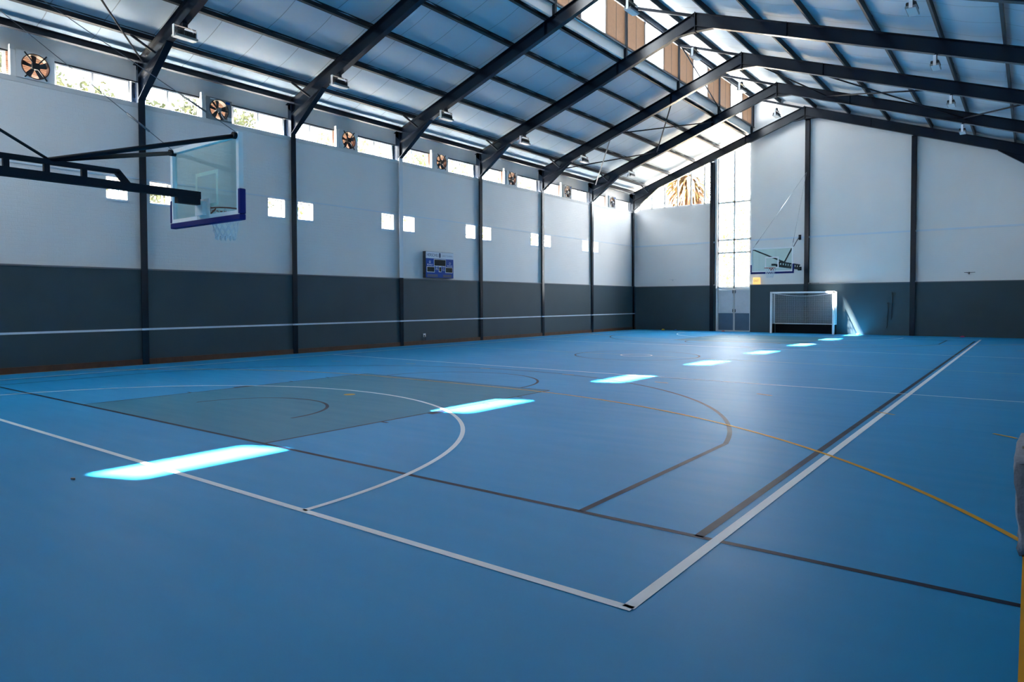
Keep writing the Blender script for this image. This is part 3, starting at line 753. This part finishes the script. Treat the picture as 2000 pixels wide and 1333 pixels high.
# ================================================================== BASKETBALL HOOPS
def hoop(yb, s, zbot, reach, label, anchor, xoff=9.11):
    """local: board in the xz plane at y=0, court towards +y; arm goes to -y"""
    root = thing('basketball_hoop', label, 'basketball hoop', (xoff, yb, zbot), 0 if s > 0 else PI, 'wall-hung basketball hoops')
    W_, H_ = .90, 1.10
    t = MB(); t.box(-W_+.04, W_-.04, -.008, .008, .06, H_-.04); t.build('backboard', BGLASS, root)
    t = MB()
    for a, b, c, d_ in ((-W_, W_, .02, .08), (-W_, W_, H_-.06, H_), (-W_, -W_+.06, .08, H_-.06), (W_-.06, W_, .08, H_-.06)): t.box(a, b, -.045, .022, c, d_)
    t.build('board_frame', WHITE, root)
    t = MB(); z = .24
    for a, b, c, d_ in ((-.295, .295, z+.40, z+.45), (-.295, -.245, z, z+.40), (.245, .295, z, z+.40), (-.295, .295, z-.04, z)): t.box(a, b, .009, .012, c, d_)
    t.build('target_square', WHITE, root)
    t = MB(); t.box(-W_-.02, W_+.02, -.05, .04, -.05, .03); t.box(-W_-.025, -W_+.03, -.05, .04, .03, .36); t.box(W_-.03, W_+.025, -.05, .04, .03, .36)
    t.build('padding', PAD, root, bevel=.012)
    # rim
    rz_ = .19; rc = .285
    t = MB(); t.tube([(.229*math.cos(2*PI*i/28), rc+.229*math.sin(2*PI*i/28), rz_) for i in range(28)], .010, 8, True)
    t.box(-.07, .07, .01, .07, rz_-.012, rz_+.006); t.box(-.08, .08, .009, .02, rz_-.10, rz_+.03)
    t.beam((-.05, .03, rz_-.09), (-.10, .09, rz_-.01), .012, .02); t.beam((.05, .03, rz_-.09), (.10, .09, rz_-.01), .012, .02)
    rm = t.build('rim', RIM, root)
    # net: crossing cords narrowing downwards
    t = MB(); n = 12; rows = 5
    def P(i, j):
        f_ = j/rows; r_ = .225*(1-f_) + .115*f_ + (.02*f_*f_); a = 2*PI*(i+.5*(j % 2))/n
        return (r_*math.cos(a), rc+r_*math.sin(a), rz_-.01-.38*f_)
    for j in range(rows):
        for i in range(n):
            t.tube([P(i, j), P(i if j % 2 == 0 else i+1, j+1)], .0065, 4)
            t.tube([P(i, j), P(i-1 if j % 2 == 0 else i, j+1)], .0065, 4)
    for i in range(n):
        a = 2*PI*i/n; c = (.125*math.cos(a), rc+.125*math.sin(a), rz_-.405)
        t.tube([(c[0]+.018*math.cos(b), c[1], c[2]+.02*math.sin(b)) for b in (0, 1.2, 2.4, 3.6, 4.8)], .010, 5, True)
    t.tube([(-.19, rc-.05, rz_-.14), (-.20, rc-.06, rz_-.24), (-.215, rc-.07, rz_-.30)], .005, 4)
    t.build('net', NETM, root)
    # bracket behind
    t = MB(); t.box(-.10, .10, -.11, -.01, .07, .26); t.box(-.16, .16, -.05, -.03, .03, .30); t.build('mounting_bracket', LGREY, root)
    # truss arm
    t = MB(); zc = .34
    t.box(-.05, .05, -reach, -.10, zc-.05, zc+.05)
    t.box(-.05, .05, -.42, -.11, zc-.13, zc-.05)
    t.box(-.03, .03, -reach, -1.15, zc+.145, zc+.205)
    t.beam((0, -1.17, zc+.175), (0, -1.02, zc+.0), .06, .07)
    yy = -1.55
    while yy > -reach+.1: t.box(-.025, .025, yy-.03, yy+.03, zc+.04, zc+.15); yy -= .40
    t.build('truss_arm', STEEL_S, root)
    node = (0, -1.92, zc+.20)
    for sx in (-1, 1):
        t = MB(); t.tube([node, (sx*(W_-.06), -.04, H_-.05)], .030, 10); t.build('support_tube', STEEL_S, root)
        t = MB(); t.tube([(sx*(W_-.06), -.09, H_-.05), (sx*(W_-.06), 0, H_-.05)], .045, 12); t.build('end_cap', STEEL_S, root)
    t = MB(); t.tube([node, (0, -reach, zc+.20+.54*(reach-1.92))], .018, 8); t.build('stay_rod', STEEL_S, root)
    t = MB(); t.box(-.09, .09, -reach-.03, -reach, zc-.09, zc+.09); t.box(-.06, .06, -reach-.03, -reach, zc+.54*(reach-1.92), zc+.25+.54*(reach-1.92)); t.build('wall_plate', STEEL_S, root)
    inv = Matrix.Rotation(0 if s > 0 else PI, 4, 'Z').inverted()
    for sx in (-1, 1):
        a = Vector((sx*(W_-.06), -.05, H_)); e = inv @ (Vector(anchor)-Vector((xoff, yb, zbot)))
        t = MB(); t.tube([a, e], .0055, 5)
        m1 = a.lerp(e, .05); m2 = a.lerp(e, .10); t.tube([m1, m2], .014, 6); t.build('suspension_cable', CABLE, root)
    return root
hoop(-13.35, 1, 2.72, 5.98, 'large see-through basketball backboard with navy padding hanging at upper left', (3.75, -17.6, 8.95))
hoop(12.80, -1, 2.86, 4.55, 'small distant basketball hoop hung from the post on the far wall', (9.40, 17.33, 7.9))

# ================================================================== GOAL
g = thing('hockey_goal', 'white framed goal with net and black base boards against the far wall', 'goal', (0, 0, 0))
GX0, GX1, GY0, GY1, GH = 7.88, 10.83, 16.75, 17.38, 2.06
for x in (GX0, GX1-.09):
    t = MB(); t.box(x, x+.09, GY0, GY0+.08, 0, GH); t.build('goal_post', WHITE, g, bevel=.006)
t = MB(); t.box(GX0, GX1, GY0, GY0+.08, GH-.08, GH); t.build('crossbar', WHITE, g, bevel=.006)
t = MB()
for x in (GX0+.04, GX1-.04):
    t.tube([(x, GY0+.04, GH-.04), (x, GY1, GH-.04)], .022, 8); t.tube([(x, GY1, GH-.04), (x, GY1, .45)], .020, 8)
t.tube([(GX0+.04, GY1, .47), (GX1-.04, GY1, .47)], .02, 8)
t.build('rear_frame', WHITE, g)
for a in ((GX0+.09, GX1-.09, GY1, GY1+.02), ):
    t = MB(); t.box(a[0], a[1], GY1, GY1+.02, 0, .46); t.build('back_board', GOALB, g)
for x in (GX0+.03, GX1-.05):
    t = MB(); t.box(x, x+.02, GY0+.08, GY1, 0, .46); t.build('side_board', GOALB, g)
t = MB()
def top(x): return GH-.05-.16*math.sin(PI*(x-GX0)/(GX1-GX0))
nx = 54
for i in range(nx+1):
    x = GX0+.05+(GX1-GX0-.1)*i/nx
    t.beam((x, GY1-.01, .47), (x, GY1-.01-.02, top(x)), 0.0045, 0.0045, up=(0, 1, 0))
for j in range(28):
    z = .47+(GH-.55)*j/27
    P = [GX0+.05, GX1-.05]
    t.beam((P[0], GY1-.012, z), (P[1], GY1-.012, z), 0.0045, 0.0045)
for x in (GX0+.045, GX1-.045):
    for j in range(12):
        y_ = GY0+.08+(GY1-GY0-.1)*j/11; t.beam((x, y_, .46), (x, y_, GH-.05), 0.004, 0.004, up=(1, 0, 0))
    for j in range(26):
        z = .47+(GH-.53)*j/25; t.beam((x, GY0+.08, z), (x, GY1, z), 0.004, 0.004)
for j in range(9):
    y_ = GY0+.10+(GY1-GY0-.1)*j/8
    xs = [GX0+.05+(GX1-GX0-.1)*i/16 for i in range(17)]
    t.tube([(x, y_, top(x)-.01) for x in xs], .006, 4)
for i in range(nx//2+1):
    x = GX0+.05+(GX1-GX0-.1)*i/(nx//2); t.beam((x, GY0+.08, top(x)), (x, GY1-.02, top(x)), 0.004, 0.004)
t.build('goal_net', NETM, g)

# ================================================================== SCOREBOARD
sb = thing('scoreboard', 'blue and white electronic scoreboard on the left wall ledge', 'scoreboard', (0.05, 1.0, 3.02))
# local: face at x=.12, width along y, height z
def sbx(n, y0, y1, z0, z1, x0, x1, m_, par=sb, bv=0):
    t = MB(); t.box(x0, x1, y0, y1, z0, z1); return t.build(n, m_, par, bevel=bv)
SW_, SH_ = .78, .50
sbx('case', -SW_, SW_, -SH_, SH_, -.04, .10, DGREY)
sbx('title_panel', -SW_+.02, SW_, .24, SH_-.01, .10, .106, SWHITE)
sbx('blue_panel', -SW_+.02, SW_, -SH_+.01, .24, .10, .106, SBLUE)
def display(y0, y1, z0, z1, b=.02):
    t = MB(); t.box(.106, .109, y0, y1, z0, z1); d_ = t.build('display_frame', SWHITE, sb)
    sbx('screen', y0+b, y1-b, z0+b, z1-b, .109, .111, SSCREEN, d_)
display(-.33, .34, -.05, .22); display(-.72, -.29, -.29, -.07); display(.31, .73, -.29, -.07); display(-.06, .09, -.27, -.06)
def txt(s_, y, z, size, m_, par, x=.1075, name='lettering', sx=1.0, rz=PI/2, loc=None):
    c = D.curves.new(name, 'FONT'); c.body = s_; c.size = size; c.align_x = 'CENTER'; c.align_y = 'CENTER'; c.extrude = .001
    o = D.objects.new(name, c); C.objects.link(o); o.parent = par
    o.location = loc if loc else (x, y, z); o.rotation_euler = (PI/2, 0, rz); o.scale = (sx, 1, 1)
    c.materials.append(m_)
    bpy.context.view_layer.update()
    me = D.meshes.new_from_object(o.evaluated_get(bpy.context.evaluated_depsgraph_get())); me.name = name
    n = D.objects.new(name, me); C.objects.link(n); n.parent = par; n.location = o.location; n.rotation_euler = o.rotation_euler; n.scale = o.scale
    D.objects.remove(o, do_unlink=True); D.curves.remove(c); return n
txt('HERSCHEL', -.40, .36, .16, SNAVY, sb, sx=.85); txt("GIRLS' SCHOOL", .43, .355, .09, SPALE, sb, sx=.95)
txt('BONUS', -.55, -.005, .09, SWHITE, sb); txt('BONUS', .57, -.02, .09, SWHITE, sb)
txt('POS', -.17, -.17, .08, SWHITE, sb); txt('POS', .20, -.19, .08, SWHITE, sb)
for yy, zz in ((-.55, .10), (.57, .08), (-.17, -.09), (.20, -.09)):
    t = MB(); t.tube([(.107, yy+.04*math.cos(a), zz+.04*math.sin(a)) for a in [2*PI*i/14 for i in range(14)]], .008, 5, True); t.build('indicator_ring', SWHITE, sb)
t = MB(); t.prism([(.0+.055*math.cos(2*PI*i/20), .37+.10*math.sin(2*PI*i/20)) for i in range(20)], 0, .106, .109); t.build('crest', SNAVY, sb)
for y0, y1 in ((-.70, -.12), (.18, .66)): sbx('name_plate', y0, y1, -.46, -.36, .106, .108, SNAVY)
for zz in (.28, -.33):
    t = MB(); t.tube([(.03, -SW_-.02, zz), (.03, -SW_, zz)], .03, 12); t.build('case_knob', BLACK, sb)
txtp = None

# ================================================================== EXIT SIGN and small wall items
ex = MB(); ex.box(6.80, 7.14, YF-.13, YF-.01, 2.46, 2.82); exo = ex.build('exit_sign', EXITM, bevel=.01); tag(exo, 'small glowing exit sign standing on the far wall ledge right of the doors', 'sign')
txt('EXIT', 0, 0, .17, EXITT, exo, name='lettering', sx=.75, rz=0, loc=(6.97, YF-.134, 2.64))
t = MB(); t.box(6.79, 7.15, YF-.14, YF-.0, 2.455, 2.46); t.build('base', MGREY, exo)
sk = MB(); sk.box(.07, .085, .14, .28, .28, .41); sko = sk.build('power_socket', WHITE); tag(sko, 'white power socket low on the left wall below the scoreboard', 'socket')
t = MB(); t.box(.085, .10, .18, .22, .31, .35); t.tube([(.10, .20, .33), (.12, .20, .30), (.105, .24, .20), (.09, .26, .15)], .01, 6); t.build('plug', BLACK, sko)
def cord(x, z1, z0, label):
    t = MB(); y = YF-.09
    t.tube([(x+.03, y, z1), (x, y-.01, z1-.05), (x-.03, y, z1), (x, y+.01, z1+.03)], .012, 6, True)
    t.tube([(x, y, z1-.03), (x+.012, y, z1-.3), (x-.01, y, (z0+z1)/2), (x-.03, y, z0+.1), (x-.05, y, z0)], .012, 6)
    t.box(x-.008, x+.008, YF-.10, YF-.065, z1, z1+.03)
    tag(t.build('hanging_cord', ROPE), label, 'cord', 'cords hanging on the far wall')
cord(13.12, 1.95, .72, 'upper dark cord hanging on the far wall left of the right-hand post')
cord(12.95, 1.48, .32, 'lower dark cord hanging on the far wall, left of the other cord')
for x, lb in ((16.04, 'thin dark wall bracket on the white brick at far right'), (2.36, 'thin pale wall bracket on the white brick left of the doors')):
    t = MB(); t.box(x-.02, x+.02, YF-.05, YF, 2.74, 2.84); t.beam((x-.18, YF-.05, 2.82), (x+.22, YF-.05, 2.82), .02, .02); t.beam((x-.1, YF-.05, 2.82), (x+.02, YF-.05, 2.75), .012, .012)
    tag(t.build('wall_bracket', DGREY if x > 5 else LGREY), lb, 'bracket')
t = MB(); t.box(9.55, 9.60, YF-.20, YF-.07, 2.44, 2.48); t.beam((9.5, YF-.18, 2.47), (10.0, YF-.18, 2.47), .02, .02); tag(t.build('wall_bracket', DGREY), 'thin dark bracket beside the post above the goal', 'bracket')
# disc cones
def cone(x, y, m_, r, h, label):
    t = MB(); n = 28; prof = [(r, 0), (r*.8, h*.35), (r*.45, h), (r*.38, h*.97), (r*.7, h*.35), (r*.9, .002)]
    rings = [[t.bm.verts.new((x+a*math.cos(2*PI*i/n), y+a*math.sin(2*PI*i/n), b)) for i in range(n)] for a, b in prof]
    for A, B in zip(rings, rings[1:]+rings[:1]):
        for i in range(n): t.bm.faces.new([A[i], A[(i+1) % n], B[(i+1) % n], B[i]]).smooth = True
    tag(t.build('marker_cone', m_), label, 'marker cone', 'flat training cones by the far wall')
cone(1.95, 17.25, YELLOWC, .11, .075, 'yellow marker cone at the foot of the far wall near the left corner')
cone(2.62, 17.40, BLUEC, .08, .05, 'small blue marker cone right of the yellow one')
cone(5.30, 17.38, REDC, .10, .05, 'pale red marker cone in front of the double doors')
cone(11.75, 17.30, BLUEC, .12, .07, 'dark blue marker cone in the patch of sun on the far wall')
cone(15.85, 17.36, PINKC, .11, .05, 'pink marker cone by the far wall at the right')
# bench with cloth at the right edge
bn_ = thing('bench', 'low timber bench against the right wall at the picture edge', 'bench', (18.22, -12.7, 0))
t = MB(); t.box(-.03, .07, -.55, .65, .54, .58); t.build('seat', TIMBER, bn_)
for yy in (-.45, .5):
    t = MB(); t.box(-.02, .06, yy, yy+.05, 0, .54); t.build('leg', TIMBER, bn_)
t = MB(); ny, nz = 14, 10
def cp(i, j):
    y_ = -.62 + 1.0*i/ny; z_ = .60-.56*(j/nz) + .05*math.sin(i*.5)
    x_ = -.045-.012*math.sin(i*1.7+j*.6)-.008*math.sin(j*1.3) + (.02*j/nz)
    return Vector((18.22+x_, -12.7+y_+.10*(j/nz)*(1-2*i/ny)*.5, z_))
V = [[t.bm.verts.new(cp(i, j)) for j in range(nz+1)] for i in range(ny+1)]
for i in range(ny):
    for j in range(nz): t.bm.faces.new([V[i][j], V[i+1][j], V[i+1][j+1], V[i][j+1]]).smooth = True
T2 = [t.bm.verts.new((18.305, v[0].co.y, .60+.02)) for v in V]
for i in range(ny): t.bm.faces.new([V[i][0], V[i+1][0], T2[i+1], T2[i]]).smooth = True
E_ = [[t.bm.verts.new((18.305, V[0][j].co.y+.012*math.sin(j*1.1), V[0][j].co.z+(.10*j/nz))) for j in range(nz+1)]]
for j in range(nz): t.bm.faces.new([V[0][j], V[0][j+1], E_[0][j+1], E_[0][j]]).smooth = True
co = t.build('cloth', CLOTH); md = co.modifiers.new('thick', 'SOLIDIFY'); md.thickness = .008
tag(co, 'grey denim-like cloth draped over the bench at the right edge', 'cloth')
# speck on the floor
t = MB(); t.tube([(11.45, -15.95, .012), (11.47, -15.93, .012), (11.49, -15.94, .010)], .010, 6); tag(t.build('debris', MGREY), 'tiny grey scrap on the blue floor below the large sun patch', 'debris')

# ================================================================== OUTSIDE
t = MB(); t.box(-60, 80, -60, 90, -.6, -.25); struct(t.build('ground', GROUND), 'pale sunlit ground outside the hall', 'ground')
def tree(x, y, h, r, m_, n, label, leaf=.22, base=.35):
    root = thing('tree', label, 'tree', (x, y, -.25), 0, 'trees outside the windows')
    t = MB(); t.tube([(0, 0, 0), (.1, .05, h*.4), (.05, .2, h*.75)], [.22, .16, .08], 10)
    for i in range(6):
        a = i*1.05; t.tube([(.08, .06, h*(.38+.05*i)), (r*.5*math.cos(a), r*.5*math.sin(a), h*(.55+.06*i))], [.07, .03], 6)
    t.build('trunk', BARK, root)
    t = MB()
    blobs = [(random.uniform(-.6, .6)*r, random.uniform(-.6, .6)*r, h*random.uniform(base+.1, .92), random.uniform(.28, .5)*r) for _ in range(16)]
    for _ in range(n):
        b = random.choice(blobs); v = Vector((random.gauss(0, 1), random.gauss(0, 1), random.gauss(0, 1))).normalized()*b[3]*random.uniform(.6, 1.05)
        c = Vector((b[0], b[1], b[2]))+v
        a = Vector((random.gauss(0, 1), random.gauss(0, 1), random.gauss(0, 1))).normalized(); q = a.orthogonal().normalized(); l_ = leaf*random.uniform(.6, 1.3)
        t.face([c-a*l_*.5, c+q*l_*.25, c+a*l_*.5, c-q*l_*.25])
    t.build('foliage', m_, root)
    return root
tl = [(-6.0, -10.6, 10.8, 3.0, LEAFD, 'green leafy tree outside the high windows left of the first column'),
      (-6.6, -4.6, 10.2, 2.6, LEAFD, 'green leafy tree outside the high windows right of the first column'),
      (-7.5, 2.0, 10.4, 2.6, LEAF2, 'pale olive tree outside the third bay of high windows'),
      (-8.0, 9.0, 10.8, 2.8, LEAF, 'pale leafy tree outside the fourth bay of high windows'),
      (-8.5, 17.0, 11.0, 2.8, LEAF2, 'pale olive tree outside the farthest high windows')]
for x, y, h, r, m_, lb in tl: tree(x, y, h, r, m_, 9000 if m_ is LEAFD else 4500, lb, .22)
tree(2.2, 31.0, 10.6, 3.2, LEAF2, 2600, 'pale green tree seen through the tall window', .20, .22)
tree(-.6, 34.0, 9.0, 3.0, LEAF, 2000, 'green tree beyond the palm at the far left corner', base=.25)
# palm
pm = thing('palm_tree', 'palm with dry orange and yellow fronds seen through the gable window', 'palm', (.35, 24.5, -.25))
t = MB(); t.tube([(0, 0, 0), (.05, 0, 5), (0, 0, 10.1)], [.30, .24, .22], 12); t.build('trunk', BARK, pm)
for grp, mm, n_, zr in (('dry_skirt', PALMDRY, 210, (7.6, 10.0)), ('frond', PALMYEL, 130, (8.8, 10.3))):
    t = MB()
    for i in range(n_):
        a = random.uniform(0, 2*PI); z0 = random.uniform(*zr); L_ = random.uniform(.9, 1.9); dp = random.uniform(.7, 1.25) if mm is PALMDRY else random.uniform(.1, .9)
        c, s_ = math.cos(a), math.sin(a); prev = None
        for j in range(6):
            u = j/5; rr = .2+L_*math.sin(u*1.2)*(.95 if mm is PALMDRY else 1.1); zz = z0-dp*L_*u*u; wv = .10*(1-u)+.02
            A = Vector((rr*c-wv*s_, rr*s_+wv*c, zz)); B = Vector((rr*c+wv*s_, rr*s_-wv*c, zz-.05))
            if prev: t.face([prev[0], A, B, prev[1]])
            prev = (A, B)
    t.build(grp, mm, pm)
